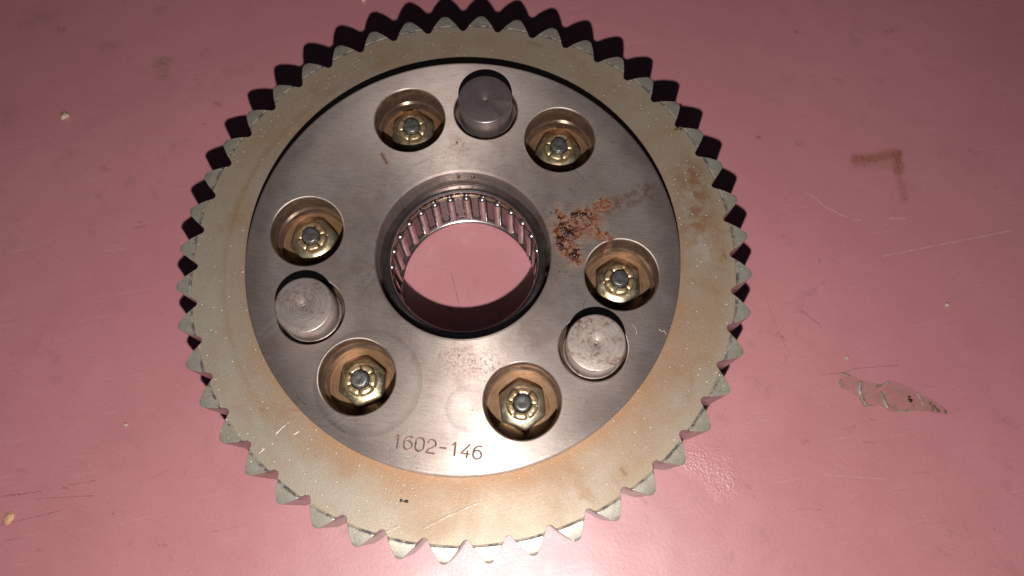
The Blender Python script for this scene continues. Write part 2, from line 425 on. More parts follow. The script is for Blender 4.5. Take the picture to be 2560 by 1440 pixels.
def ring_material():
    b = NB('stained_zinc_steel')
    p = b.world_mm()
    f = b.flat(p)
    r = b.radius(p)
    blot = b.noise(f, 0.05, 5, 0.6, 0.5)
    c = b.mix(b.remap(blot, 0.36, 0.66), (0.345, 0.278, 0.216), (0.315, 0.218, 0.146))
    c = b.mix(b.remap(b.noise(b.vec('ADD', f, (31, 7, 0)), 0.08, 5, 0.65), 0.46, 0.70, 0, 0.6), c, (0.35, 0.302, 0.255))
    c = b.mix(b.math('MULTIPLY', b.remap(b.noise(b.vec('ADD', f, (80, 41, 0)), 0.075, 5, 0.7, 0.6), 0.54, 0.70, 0, 0.5), 1.0), c, (0.27, 0.145, 0.068))
    c = b.mix(b.math('MULTIPLY', b.remap(r, 54.5, 59.5, 0.9, 0.0), b.remap(b.noise(f, 0.12, 4, 0.6), 0.3, 0.65, 0.25, 1.0)), c, (0.35, 0.19, 0.095))
    band = b.math('MULTIPLY', b.remap(r, 61.4, 62.4, 0, 1), b.remap(r, 62.4, 64.2, 1, 0))
    side = b.math('MULTIPLY', band, b.math('MULTIPLY', b.remap(b.vec('DOT_PRODUCT', b.radial(f), (-0.95, -0.05, 0)), 0.35, 0.95), b.remap(b.noise(f, 0.13, 3), 0.35, 0.6, 0.4, 1.0)))
    c = b.mix(b.math('MULTIPLY', side, 0.55), c, (0.26, 0.145, 0.06))
    # greyer metal over the lower left; browner next to the plate towards the bottom
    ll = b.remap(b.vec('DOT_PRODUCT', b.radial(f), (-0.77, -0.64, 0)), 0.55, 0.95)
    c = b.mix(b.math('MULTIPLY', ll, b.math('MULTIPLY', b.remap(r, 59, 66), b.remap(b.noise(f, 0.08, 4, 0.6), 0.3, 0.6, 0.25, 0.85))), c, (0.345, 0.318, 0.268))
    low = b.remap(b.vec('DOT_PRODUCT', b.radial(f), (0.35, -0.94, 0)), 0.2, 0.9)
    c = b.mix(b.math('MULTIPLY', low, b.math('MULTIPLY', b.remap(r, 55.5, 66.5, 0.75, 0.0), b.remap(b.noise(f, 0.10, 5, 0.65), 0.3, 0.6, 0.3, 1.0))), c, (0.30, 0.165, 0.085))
    # rusty patch on the right, a whiter one below it
    rs = b.math('MULTIPLY', b.seg(f, 57.5, 33, 60, 17, 8.5, 1.0), b.remap(b.noise(f, 0.22, 5, 0.7), 0.34, 0.58))
    c = b.mix(b.math('MULTIPLY', rs, 0.8), c, (0.23, 0.09, 0.03))
    rs2 = b.math('MULTIPLY', b.seg(f, 67.5, 17.5, 66, 8, 4.0, 1.0), b.remap(b.noise(f, 0.5, 4, 0.68), 0.42, 0.62))
    c = b.mix(b.math('MULTIPLY', rs2, 0.5), c, (0.26, 0.12, 0.045))
    wh = b.math('MULTIPLY', b.seg(f, 60.5, 14, 62, 10, 4.5, 1.0), b.remap(b.noise(f, 0.3, 4, 0.6), 0.3, 0.6))
    c = b.mix(b.math('MULTIPLY', wh, 0.6), c, (0.42, 0.39, 0.35))
    for (ax, ay, bx, by, w, s) in ((67.0, 10.5, 67.6, 9.6, 0.7, 0.8), (45.5, -47.6, 46.6, -48.6, 0.8, 0.6), (-42.5, 56.5, -38, 59.5, 1.4, 0.4), (8.5, 67.3, 12, 66.6, 1.0, 0.4),
                                   (-36, -44, -28, -43.5, 0.6, 0.35), (-28, -43.5, -21, -46, 0.5, 0.35)):
        c = b.mix(b.math('MULTIPLY', b.seg(f, ax, ay, bx, by, w, 1.0), s), c, (0.20, 0.085, 0.03))
    # teeth tips: paler grey past the crease, dirt lying in the crease
    face = b.math('GREATER_THAN', r, 70.95)
    tip = b.mix(b.remap(b.noise(f, 0.35, 4, 0.6), 0.3, 0.7), (0.375, 0.350, 0.300), (0.31, 0.288, 0.245))
    c = b.mix(face, c, tip)
    near = b.remap(r, 66.5, 70.9, 0.0, 0.55)
    c = b.mix(b.math('MULTIPLY', near, b.math('SUBTRACT', 1.0, face)), c, (0.35, 0.295, 0.222))
    rw = b.math('ADD', r, b.math('MULTIPLY', b.math('SUBTRACT', b.noise(f, 1.0, 3, 0.6), 0.5), 0.9))
    cr = b.math('MULTIPLY', b.remap(rw, 70.45, 70.9, 0, 1), b.remap(rw, 70.95, 71.7, 1, 0))
    cr = b.math('MULTIPLY', cr, b.remap(b.noise(f, 0.34, 4, 0.65), 0.43, 0.58, 0.0, 0.9))
    c = b.mix(cr, c, (0.055, 0.062, 0.072))
    # specks, dirt, scratches
    c = b.mix(b.remap(b.noise(f, 1.4, 3, 0.75), 0.46, 0.72, 0, 0.32), c, (0.24, 0.16, 0.10))
    c = b.mix(b.remap(b.noise(b.vec('ADD', f, (17, 3, 0)), 1.9, 2, 0.75), 0.56, 0.74, 0, 0.38), c, (0.60, 0.50, 0.41))
    c = b.mix(b.remap(b.voro(b.vec('ADD', f, (5, 9, 0)), 0.32), 0.02, 0.07, 0.55, 0.0), c, (0.13, 0.07, 0.035))
    pale = b.remap(b.voro(f, 0.55), 0.02, 0.12, 1.0, 0.0)  # the metal's sparkle, painted in as scattered pale dots
    c = b.mix(b.math('MULTIPLY', pale, 0.95), c, (0.86, 0.80, 0.72))
    scr = None
    for (ax, ay, bx, by, w) in ((0.51, -67.2, 5.5, -63.9, 0.30), (5.5, -63.9, 12.8, -59.6, 0.24), (-39.0, -50.3, -37.2, -47.9, 0.28), (-8.5, -62.5, -8.2, -62.0, 0.2),
                                (-34.5, -49.8, -33.6, -49.0, 0.3), (-9.0, -69.7, -5.5, -67.6, 0.35), (-42.0, -55.4, -41.0, -54.2, 0.25)):
        m = b.seg(f, ax, ay, bx, by, w, 0.7)
        scr = m if scr is None else b.math('MAXIMUM', scr, m)
    scr = b.math('MULTIPLY', scr, b.remap(b.noise(f, 1.1, 3, 0.7), 0.38, 0.6, 0.1, 1.0))
    c = b.mix(b.math('MULTIPLY', scr, 0.7), c, (0.66, 0.60, 0.53))
    # edge walls of the teeth are bare steel
    g = b.n('ShaderNodeNewGeometry')
    nz = b.n('ShaderNodeSeparateXYZ'); b.put(nz.inputs[0], g.outputs['True Normal'])
    wall = b.math('MULTIPLY', b.remap(nz.outputs[2], 0.15, 0.5, 1.0, 0.0), b.math('GREATER_THAN', r, 66.5))
    c = b.mix(wall, c, b.mix(b.remap(b.noise(p, 0.5, 4, 0.6), 0.35, 0.7), (0.33, 0.28, 0.27), (0.20, 0.155, 0.15)))
    metal = b.mixf(wall, b.mixf(face, 0.46, 0.42), 0.85)
    rough = b.mixf(wall, b.mixf(face, b.remap(blot, 0.3, 0.7, 0.48, 0.58), 0.40), 0.34)
    n = b.bump(b.noise(f, 2.6, 2, 0.7), 0.00007, 0.5)
    n = b.bump(b.noise(f, 0.5, 3, 0.6), 0.00006, 0.3, n)
    n = b.bump(b.math('ADD', pale, scr), 0.00012, 0.6, n)
    return b.bsdf(Base_Color=c, Metallic=metal, Roughness=rough, Normal=n)

def turned_material(name, c1, c2, metallic, rough, freq, bumpd, rust=0.0, aniso=0.5, line=0.55, seed=0.0):
    """end face turned on a lathe: concentric rings about the object's own axis"""
    b = NB(name)
    p = b.obj_mm()
    pw = b.world_mm()
    r = b.radius(p)
    v = b.n('ShaderNodeCombineXYZ')
    b.put(v.inputs[0], b.math('MULTIPLY', r, freq))
    b.put(v.inputs[1], seed)
    rings = b.noise(v.outputs[0], 1.0, 3, 0.65)
    sx = b.n('ShaderNodeSeparateXYZ'); b.put(sx.inputs[0], p)
    v2 = b.n('ShaderNodeCombineXYZ')
    b.put(v2.inputs[0], b.math('MULTIPLY', r, freq * 0.8))
    b.put(v2.inputs[1], b.math('MULTIPLY', b.math('ARCTAN2', sx.outputs[1], sx.outputs[0]), 1.3))
    arcs = b.noise(v2.outputs[0], 1.0, 3, 0.65)
    c = b.mix(b.remap(rings, 0.35, 0.65, 0, line), c1, c2)
    c = b.mix(b.remap(arcs, 0.46, 0.66, 0, line), c, c2)
    c = b.mix(b.remap(b.noise(pw, 0.35, 4, 0.65), 0.4, 0.7, 0, 0.45), c, c2)
    if rust:
        k = b.math('MULTIPLY', b.remap(b.noise(pw, 0.22, 4, 0.65), 0.44, 0.62), b.remap(b.noise(pw, 1.0, 4, 0.7), 0.42, 0.62))
        c = b.mix(b.math('MULTIPLY', k, rust), c, (0.17, 0.065, 0.035))
        c = b.mix(b.math('MULTIPLY', b.remap(b.noise(b.vec('ADD', pw, (9, 2, 0)), 0.3, 4, 0.6), 0.5, 0.7), 0.5 * rust), c, (0.34, 0.31, 0.29))
    n = b.bump(rings, bumpd, 0.45)
    n = b.bump(b.noise(pw, 2.0, 3, 0.6), 0.00005, 0.35, n)
    return b.bsdf(Base_Color=c, Metallic=metallic, Roughness=rough, Normal=n, Anisotropic=aniso, Tangent=b.radial(p))

def simple_metal(name, c1, c2, metallic, rough, scale=0.5, bumpd=0.00005, bs=1.5, vary=0.0):
    b = NB(name)
    p = b.world_mm()
    c = b.mix(b.remap(b.noise(p, scale, 4, 0.65), 0.35, 0.68), c1, c2)
    if vary:
        oi = b.n('ShaderNodeObjectInfo')
        c = b.mix(b.math('MULTIPLY', oi.outputs['Random'], vary), c, c2)
    n = b.bump(b.noise(p, bs, 3, 0.6), bumpd, 0.4)
    return b.bsdf(Base_Color=c, Metallic=metallic, Roughness=rough, Normal=n)

def nut_material():
    b = NB('yellow_zinc')
    p = b.world_mm()
    c = b.mix(b.remap(b.noise(p, 0.25, 3, 0.6), 0.38, 0.62), (0.78, 0.64, 0.40), (0.68, 0.64, 0.47))
    c = b.mix(b.remap(b.noise(b.vec('ADD', p, (4, 4, 4)), 0.4, 3, 0.6), 0.52, 0.66, 0, 0.5), c, (0.60, 0.38, 0.22))
    c = b.mix(b.remap(b.noise(p, 1.2, 4, 0.7), 0.52, 0.75, 0, 0.7), c, (0.10, 0.065, 0.035))
    oi = b.n('ShaderNodeObjectInfo')
    rn = oi.outputs['Random']
    c = b.mix(b.remap(rn, 0.0, 1.0, 0.0, 0.55, False), c, (0.68, 0.62, 0.50))
    c = b.mix(b.math('MULTIPLY', b.math('FRACT', b.math('MULTIPLY', rn, 7.31)), b.remap(b.noise(b.vec('ADD', p, (2, 6, 1)), 0.5, 4, 0.7), 0.40, 0.62)), c, (0.16, 0.10, 0.055))
    n = b.bump(b.noise(p, 1.0, 3, 0.6), 0.00009, 0.4)
    return b.bsdf(Base_Color=c, Metallic=0.95, Roughness=b.remap(b.noise(p, 0.6, 3), 0.3, 0.7, 0.32, 0.45), Normal=n)

def rust_material():
    b = NB('wet_rust')
    p = b.world_mm()
    c = b.mix(b.remap(b.noise(p, 1.1, 4, 0.7), 0.35, 0.65), (0.018, 0.006, 0.005), (0.075, 0.018, 0.007))
    n = b.bump(b.noise(p, 2.0, 4, 0.7), 0.0004, 0.7)
    return b.bsdf(Base_Color=c, Roughness=0.24, Normal=n, Specular_IOR_Level=0.6)

def grain_material(name, c1, c2, rough):
    b = NB(name)
    p = b.world_mm()
    c = b.mix(b.remap(b.noise(p, 1.3, 4, 0.7), 0.35, 0.65), c1, c2)
    return b.bsdf(Base_Color=c, Roughness=rough, Normal=b.bump(b.noise(p, 2.5, 3), 0.0002, 0.5))

def film_material(name, clear, c1, c2):
    """dried clear film: mostly see-through, with a glossy skin"""
    b = NB(name)
    p = b.world_mm()
    f = b.flat(p)
    b.bsdf(Base_Color=b.mix(b.remap(b.noise(f, 0.5, 4, 0.65), 0.4, 0.62), c1, c2), Roughness=0.16,
           Normal=b.bump(b.noise(f, 0.9, 4, 0.6), 0.0005, 0.7))
    tr = b.n('ShaderNodeBsdfTransparent')
    tr.inputs[0].default_value = (0.97, 0.97, 0.95, 1)
    mx = b.n('ShaderNodeMixShader')
    b.put(mx.inputs[0], b.remap(b.noise(f, 0.45, 4, 0.6), 0.35, 0.72, clear, clear * 0.86))
    b.t.links.new(b.b.outputs[0], mx.inputs[1])
    b.t.links.new(tr.outputs[0], mx.inputs[2])
    b.t.links.new(mx.outputs[0], b.out.inputs[0])
    return b.m

M_TABLE = table_material()
M_PLATE = plate_material()
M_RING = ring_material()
M_GROOVE = simple_metal('dirty_stamp_groove', (0.30, 0.22, 0.19), (0.42, 0.33, 0.29), 0.75, 0.36)
M_PIN_DARK = turned_material('dark_turned_steel', (0.30, 0.25, 0.25), (0.18, 0.145, 0.145), 0.72, 0.34, 3.0, 0.00003, 0.0, 0.25)
M_PIN = turned_material('dull_turned_steel', (0.42, 0.365, 0.335), (0.25, 0.205, 0.185), 0.60, 0.42, 2.6, 0.00004, 0.55, 0.15, seed=3)
M_PIN_RUST = turned_material('rusted_turned_steel', (0.46, 0.40, 0.365), (0.27, 0.21, 0.185), 0.45, 0.46, 2.4, 0.00005, 1.0, 0.12, seed=8)
M_FLOOR = turned_material('turned_bronze_stain', (0.40, 0.245, 0.14), (0.17, 0.09, 0.042), 0.6, 0.40, 3.4, 0.00005, 0.3, 0.3, 0.75)
M_NUT = nut_material()
M_COLLAR = simple_metal('worn_yellow_zinc', (0.68, 0.55, 0.36), (0.40, 0.27, 0.14), 0.75, 0.38, 0.8, 0.00015, 1.4, 0.6)
M_STUD = simple_metal('grey_stud_steel', (0.25, 0.26, 0.265), (0.10, 0.095, 0.09), 0.70, 0.36, 0.9, 0.00010, 1.5, 0.7)
M_RACE = simple_metal('bearing_steel', (0.52, 0.48, 0.47), (0.38, 0.34, 0.33), 1.0, 0.25, 0.25, 0.00003)
M_ROLLER = simple_metal('polished_roller_steel', (0.46, 0.41, 0.40), (0.34, 0.29, 0.28), 0.95, 0.26, 0.4, 0.00002)
M_CAGE = simple_metal('cage_steel', (0.22, 0.185, 0.19), (0.14, 0.115, 0.12), 0.9, 0.34, 0.6, 0.00004)
M_HOOP = simple_metal('brassy_cage_hoop', (0.46, 0.38, 0.26), (0.33, 0.25, 0.16), 0.9, 0.34, 0.6, 0.00004)
M_RUST = rust_material()
M_CRUMB = grain_material('pale_grit', (0.62, 0.50, 0.38), (0.45, 0.33, 0.22), 0.7)
M_ORANGE = grain_material('tan_paint_chip', (0.52, 0.27, 0.15), (0.62, 0.38, 0.22), 0.6)
M_BLACK = grain_material('black_grit', (0.030, 0.026, 0.02), (0.09, 0.075, 0.05), 0.45)
M_FILM = film_material('clear_film', 0.985, (0.46, 0.36, 0.34), (0.30, 0.24, 0.22))
M_FOLD = film_material('folded_film', 0.42, (0.46, 0.42, 0.38), (0.20, 0.195, 0.17))
M_DIRT = grain_material('olive_dirt', (0.10, 0.085, 0.045), (0.20, 0.12, 0.06), 0.6)
M_LINT = grain_material('pale_lint', (0.72, 0.66, 0.58), (0.60, 0.52, 0.45), 0.7)
M_HAIR = grain_material('dark_hair', (0.09, 0.06, 0.05), (0.06, 0.045, 0.04), 0.5)

def oil_material():
    b = NB('clear_oil')
    return b.bsdf(Base_Color=(0.95, 0.85, 0.70), Roughness=0.03, Transmission_Weight=1.0, IOR=1.47)
M_OIL = oil_material()

# ------------------------------------------------------------------ mesh helpers (all sizes in mm)
def mesh_from(bm, name, mat, sharp=30.0):
    bmesh.ops.remove_doubles(bm, verts=bm.verts, dist=0.0005)
    bmesh.ops.dissolve_degenerate(bm, edges=bm.edges, dist=0.0004)
    bmesh.ops.recalc_face_normals(bm, faces=bm.faces)
    bmesh.ops.scale(bm, vec=(MM, MM, MM), verts=bm.verts)
    me = bpy.data.meshes.new(name)
    bm.to_mesh(me)
    bm.free()
    for q in me.polygons:
        q.use_smooth = True
    me.set_sharp_from_angle(angle=radians(sharp))
    for m in (mat if isinstance(mat, (list, tuple)) else [mat]):
        me.materials.append(m)
    return me

def link(name, me, parent=None, loc=(0, 0, 0), rz=0.0):
    o = bpy.data.objects.new(name, me)
    o.location = Vector(loc) * MM
    o.rotation_euler = (0, 0, rz)
    o.parent = parent
    COL.objects.link(o)
    return o

def tag(o, label, cat=None, group=None, kind=None):
    if label: o['label'] = label
    if cat: o['category'] = cat
    if group: o['group'] = group
    if kind: o['kind'] = kind
    return o

def lathe(bm, prof, n=96, closed=False, cx=0, cy=0, mi=0):
    rings = []
    for (r, z) in prof:
        if r < 1e-6:
            rings.append([bm.verts.new((cx, cy, z))])
        else:
            rings.append([bm.verts.new((cx + r * cos(2 * pi * k / n), cy + r * sin(2 * pi * k / n), z)) for k in range(n)])
    pairs = list(zip(rings, rings[1:])) + ([(rings[-1], rings[0])] if closed else [])
    for a, c in pairs:
        for k in range(n):
            k2 = (k + 1) % n
            if len(a) == 1 and len(c) == 1: continue
            if len(a) == 1: f = bm.faces.new((a[0], c[k], c[k2]))
            elif len(c) == 1: f = bm.faces.new((a[k], a[k2], c[0]))
            else: f = bm.faces.new((a[k], a[k2], c[k2], c[k]))
            f.material_index = mi
    return rings

def tube(bm, pts, r, n=6, flat=1.0):
    """tapered tube along pts; flat squashes it vertically"""
    pts = [Vector(p) for p in pts]
    rs = r if isinstance(r, (list, tuple)) else [r] * len(pts)
    prev = None
    first = None
    for i, p in enumerate(pts):
        d = (pts[min(i + 1, len(pts) - 1)] - pts[max(i - 1, 0)]).normalized()
        side = d.cross(Vector((0, 0, 1)))
        if side.length < 1e-4: side = Vector((1, 0, 0))
        side.normalize()
        up = side.cross(d).normalized()
        ring = [bm.verts.new(p + side * rs[i] * cos(2 * pi * k / n) + up * rs[i] * flat * sin(2 * pi * k / n)) for k in range(n)]
        if prev:
            for k in range(n):
                bm.faces.new((prev[k], prev[(k + 1) % n], ring[(k + 1) % n], ring[k]))
        else:
            first = ring
        prev = ring
    bm.faces.new(first[::-1]); bm.faces.new(prev)

def smooth_path(pts, sub=6):
    """Catmull-Rom through pts"""
    P = [Vector(p) for p in pts]
    P = [2 * P[0] - P[1]] + P + [2 * P[-1] - P[-2]]
    out = []
    for i in range(1, len(P) - 2):
        for k in range(sub):
            t = k / sub
            a, b_, c, d = P[i - 1], P[i], P[i + 1], P[i + 2]
            out.append(0.5 * ((2 * b_) + (c - a) * t + (2 * a - 5 * b_ + 4 * c - d) * t * t + (3 * b_ - a - 3 * c + d) * t ** 3))
    out.append(P[-2])
    return out

def blob(bm, c, r, rnd, squash=0.7, sub=2, rough=0.35):
    v = bmesh.ops.create_icosphere(bm, subdivisions=sub, radius=1.0)['verts']
    ph = [rnd.uniform(0, 6.28) for _ in range(6)]
    ax = (rnd.uniform(0.8, 1.25), rnd.uniform(0.8, 1.25))
    a = rnd.uniform(0, pi)
    for q in v:
        n = q.co.normalized()
        k = 1 + rough * (sin(3.1 * n.x + ph[0]) * sin(2.7 * n.y + ph[1]) + 0.6 * sin(5.3 * n.z + ph[2]) * sin(4.9 * n.x + ph[3]))
        x, y, z = n.x * r * k * ax[0], n.y * r * k * ax[1], n.z * r * k * squash
        q.co = Vector((c[0] + x * cos(a) - y * sin(a), c[1] + x * sin(a) + y * cos(a), c[2] + z))

# ------------------------------------------------------------------ the tabletop
bm = bmesh.new()
v = bmesh.ops.create_cube(bm, size=1.0)['verts']
bmesh.ops.scale(bm, vec=(1400, 1000, 30), verts=v)
bmesh.ops.translate(bm, vec=(0, 60, -15), verts=v)
bmesh.ops.bevel(bm, geom=[e for e in bm.edges], offset=2.5, segments=3, affect='EDGES')
table = tag(link('tabletop', mesh_from(bm, 'tabletop', M_TABLE)), 'pink painted tabletop with stains and scratches', None, None, 'structure')

# ------------------------------------------------------------------ the sprocket
sprocket = bpy.data.objects.new('sprocket', None)
sprocket.empty_display_size = 0.02
COL.objects.link(sprocket)
tag(sprocket, 'toothed steel clutch sprocket with six nuts, stamped 1602-146, lying on the pink table', 'sprocket')

def ztop(r):
    """height of the toothed ring's upper face over the toothed-face datum"""
    if r > 70.9:
        d = r - 70.9
        return 1.2 - 0.08 * d - 0.028 * d * d
    return 1.2

# ring body
bm = bmesh.new()
prof = [(66, 0.0 - LIFT), (21.95, -LIFT), (21.95, -2.85), (53.9, -2.85), (53.9, 1.2), (57, 1.2)] + [(r, ztop(r)) for r in (58, 59, 60, 61, 62, 63, 66)]
prof = [(r, z + LIFT) for r, z in prof]
lathe(bm, prof, 352)
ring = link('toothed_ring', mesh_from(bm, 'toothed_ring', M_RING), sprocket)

# one tooth, copied 44 times
NT = 44
hp = pi / NT
def tooth_outline():
    phi = radians(35.5)
    rt, rv = 1.45, 1.10
    pts = []
    yc = 75 - rt
    tip = [(rt * sin(a), yc + rt * cos(a)) for a in [k * (pi / 2 - phi) / 6 for k in range(7)]]
    cxv, cyv = (69.45 + rv) * sin(hp), (69.45 + rv) * cos(hp)
    v0, v1 = pi + phi, 3 * pi / 2 - hp          # from the flank down to the valley floor
    val = [(cxv + rv * cos(v0 + (v1 - v0) * k / 5), cyv + rv * sin(v0 + (v1 - v0) * k / 5)) for k in range(6)]
    mid = [(tip[-1][0] + (val[0][0] - tip[-1][0]) * k / 8 + 0.16 * sin(pi * k / 8), tip[-1][1] + (val[0][1] - tip[-1][1]) * k / 8) for k in range(1, 8)]
    half = tip + mid + val
    half[-1] = (69.45 * sin(hp), 69.45 * cos(hp))
    return [(-x, y) for x, y in half[:0:-1]] + half
def make_tooth():
    bm = bmesh.new()
    out = tooth_outline()
    cols = []
    for (x, y) in out:
        a = atan2(x, y)
        ro = hypot(x, y)
        st = []
        for r in (66, 68, 70.6, 70.78, 70.95, 71.2, 72.2, 73.3, 74.2, 1e9):
            rr = min(r, ro - 0.14)
            z = ztop(rr)
            if 70.7 < rr < 71.0 and r != 1e9: z -= 0.16
            st.append((rr, z))
        st.append((ro, st[-1][1] - 0.13))
        st.append((ro, -LIFT * 0.5))
        st.append((ro, -LIFT + 0.10))
        st.append((ro - 0.1, -LIFT))
        st.append((66, -LIFT))
        cols.append([bm.verts.new((r * sin(a), r * cos(a), z + LIFT)) for r, z in st])
    for A, B in zip(cols, cols[1:]):
        for k in range(len(A) - 1):
            bm.faces.new((A[k], A[k + 1], B[k + 1], B[k]))
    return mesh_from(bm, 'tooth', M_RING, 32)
tooth_me = make_tooth()
PH = radians(103.052)
for i in range(NT):
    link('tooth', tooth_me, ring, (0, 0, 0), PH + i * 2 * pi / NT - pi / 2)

# ------------------------------------------------------------------ the steel face plate: lathe body minus wells, pin holes, bore and stamped number
ZT = 7.2
WELLS = [(40.41, radians(-0.7 + 60 * k)) for k in range(6)]
PINS = [(40.7, radians(a)) for a in (90.0, -150.2, -29.6)]
def polar(r, a): return (r * cos(a), r * sin(a))

bm = bmesh.new()
lathe(bm, [(0, -2.75 + LIFT), (53.85, -2.75 + LIFT), (53.85, 1.25 + LIFT), (54.9, 1.25 + LIFT), (55.15, 1.5 + LIFT), (55.15, ZT - 0.7 + LIFT), (55.10, ZT - 0.43 + LIFT), (54.94, ZT - 0.20 + LIFT), (54.71, ZT - 0.06 + LIFT), (54.45, ZT + LIFT), (0, ZT + LIFT)], 256)
plate_me = mesh_from(bm, 'face_plate', [M_PLATE, M_GROOVE])
plate = link('face_plate', plate_me, sprocket)

cut = bmesh.new()
def cutter(cx, cy, r, rc, zb, n):
    zt = ZT + LIFT
    ch = rc - r
    lathe(cut, [(0, zb + LIFT), (r, zb + LIFT), (r, zt - ch), (r + ch * 0.12, zt - ch * 0.5), (r + ch * 0.45, zt - ch * 0.16), (rc, zt - 0.01), (rc + 0.6, zt + 0.3), (rc + 0.6, zt + 0.6), (0, zt + 0.6)], n, cx=cx, cy=cy)
cutter(0, 0, 22.3, 22.95, -4.0, 160)
for rr, a in WELLS:
    x, y = polar(rr, a)
    zt = ZT + LIFT
    lathe(cut, [(0, -4.0 + LIFT), (8.75, -4.0 + LIFT), (8.75, 0.4 + LIFT), (9.3, 0.9 + LIFT), (9.3, zt - 0.42), (9.34, zt - 0.24), (9.45, zt - 0.10), (9.62, zt - 0.01), (10.3, zt + 0.35), (10.3, zt + 0.6), (0, zt + 0.6)], 96, cx=x, cy=y)
for rr, a in PINS: cutter(*polar(rr - 0.2, a), 8.45, 8.75, 3.6, 96)
bmesh.ops.remove_doubles(cut, verts=cut.verts, dist=0.0005)

# stamped characters as V-groove strokes, on a 2 x 3.1 mm cell
def arc(cx, cy, rx, ry, a0, a1, n=10):
    return [(cx + rx * cos(radians(a0 + (a1 - a0) * k / n)), cy + ry * sin(radians(a0 + (a1 - a0) * k / n))) for k in range(n + 1)]
GLYPH = {
    '1': [[(-0.45, 2.45), (0.15, 3.1), (0.15, 0.0)]],
    '6': [[(0.85, 3.02)] + arc(0.42, 1.55, 1.42, 1.5, 80, 180, 7) + arc(0.0, 1.0, 1.0, 1.0, 180, 540, 16)[1:]],
    '0': [arc(0, 2.1, 0.98, 1.0, 0, 180, 9) + arc(0, 1.0, 0.98, 1.0, 180, 360, 9) + [(0.98, 2.1)]],
    '2': [arc(0, 2.15, 0.95, 0.95, 170, -25, 9) + [(0.1, 1.15), (-0.7, 0.65), (-1.0, 0.0), (1.0, 0.0)]],
    '-': [[(-0.75, 1.45), (0.75, 1.45)]],
    '4': [[(0.75, 3.1), (-1.0, 0.85), (1.0, 0.85)], [(0.45, 1.6), (0.45, 0.0)]],
}
TEXT = [('1', -8.25), ('6', -5.62), ('0', -2.85), ('2', -0.15), ('-', 2.72), ('1', 5.45), ('4', 8.0), ('6', 10.85)]
def groove(p, q, w=0.215, d=0.26):
    p, q = Vector(p), Vector(q)
    u = (q - p).normalized(); s = Vector((-u.y, u.x))
    zt = ZT + LIFT
    k = (d + 0.3) / d * w
    top = [p - u * w * 0.9 + s * k, p - u * w * 0.9 - s * k, q + u * w * 0.9 - s * k, q + u * w * 0.9 + s * k]
    tv = [cut.verts.new((x.x, x.y, zt + 0.3)) for x in top]
    bv = [cut.verts.new((x.x, x.y, zt - d)) for x in (p, q)]
    for f in ((tv[0], tv[1], bv[0]), (tv[1], tv[2], bv[1], bv[0]), (tv[2], tv[3], bv[1]), (tv[3], tv[0], bv[0], bv[1]), (tv[3], tv[2], tv[1], tv[0])):
        cut.faces.new(f).material_index = 1
rt_ = random.Random(11)
for ch, x0 in TEXT:
    dx, dy, rot = rt_.uniform(-0.05, 0.05), rt_.uniform(-0.06, 0.06), rt_.uniform(-0.04, 0.04)
    for line in GLYPH[ch]:
        L = [(x0 + dx + x * cos(rot) - y * sin(rot), -50.2 + dy + x * sin(rot) + y * cos(rot)) for x, y in line]
        for p, q in zip(L, L[1:]): groove(p, q)
bmesh.ops.recalc_face_normals(cut, faces=cut.faces)
bmesh.ops.scale(cut, vec=(MM, MM, MM), verts=cut.verts)
cut_me = bpy.data.meshes.new('cutter')
cut.to_mesh(cut_me); cut.free()
cut_me.materials.append(M_PLATE); cut_me.materials.append(M_GROOVE)
cut_o = bpy.data.objects.new('cutter', cut_me)
COL.objects.link(cut_o)
md = plate.modifiers.new('holes', 'BOOLEAN')
md.operation = 'DIFFERENCE'; md.solver = 'EXACT'; md.use_self = True; md.object = cut_o
# work at 100x so that the exact solver has no trouble with the small grooves
for o in (plate, cut_o):
    o.data.transform(Matrix.Scale(100.0, 4))
bpy.context.view_layer.update()
dg = bpy.context.evaluated_depsgraph_get()
new_me = bpy.data.meshes.new_from_object(plate.evaluated_get(dg))
plate.modifiers.clear()
bpy.data.objects.remove(cut_o)
new_me.transform(Matrix.Scale(0.01, 4))
for q in new_me.polygons: q.use_smooth = True
new_me.set_sharp_from_angle(angle=radians(28))
bm = bmesh.new()                    # the ground face itself stays dead flat: only the rims round off
bm.from_mesh(new_me)
for e in bm.edges:
    if any(fc.normal.z > 0.9995 for fc in e.link_faces): e.smooth = False
bm.to_mesh(new_me)
bm.free()
new_me.name = 'face_plate'
plate.data = new_me

# ------------------------------------------------------------------ pins
def pin_profile(h):
    p = [(0, 13.1 - 0.85)]
    p += [(0.25, 13.1 - 0.62), (0.6, 13.1 - 0.06), (0.72, 13.1), (3.0, 13.1), (6.55, 13.1), (6.8, 13.03), (6.98, 12.85), (7.05, 12.6), (7.05, 5.0), (7.35, 4.8), (7.35, 1.6), (0, 1.6)]
    return [(r, z + h) for r, z in p]
for k, (rr, a) in enumerate(PINS):
    bm = bmesh.new()
    lathe(bm, pin_profile(0.0), 96)
    if k == 0:       # a flat nick ground off the rim of the top pin
        for q in bm.verts:
            d = q.co.x * 0.92 + q.co.y * -0.39
            if d > 6.05 and q.co.z > 11.0:
                q.co.z -= (d - 6.05) * 1.5
    mat = (M_PIN_DARK, M_PIN, M_PIN_RUST)[k]
    x, y = polar(rr, a)
    o = link('pin', mesh_from(bm, 'pin', mat), sprocket, (x, y, LIFT))
    tag(o, ('dark smooth round pin end at the top with a nicked rim', 'dull grey round pin end on the left with turning rings', 'rust-spotted round pin end on the right')[k])

# ------------------------------------------------------------------ wells: turned floor, nut, collar segments, stud
bm = bmesh.new()
lathe(bm, [(0, 0.0), (8.74, 0.0), (8.74, -0.06)], 64)
floor_me = mesh_from(bm, 'well_floor', M_FLOOR)

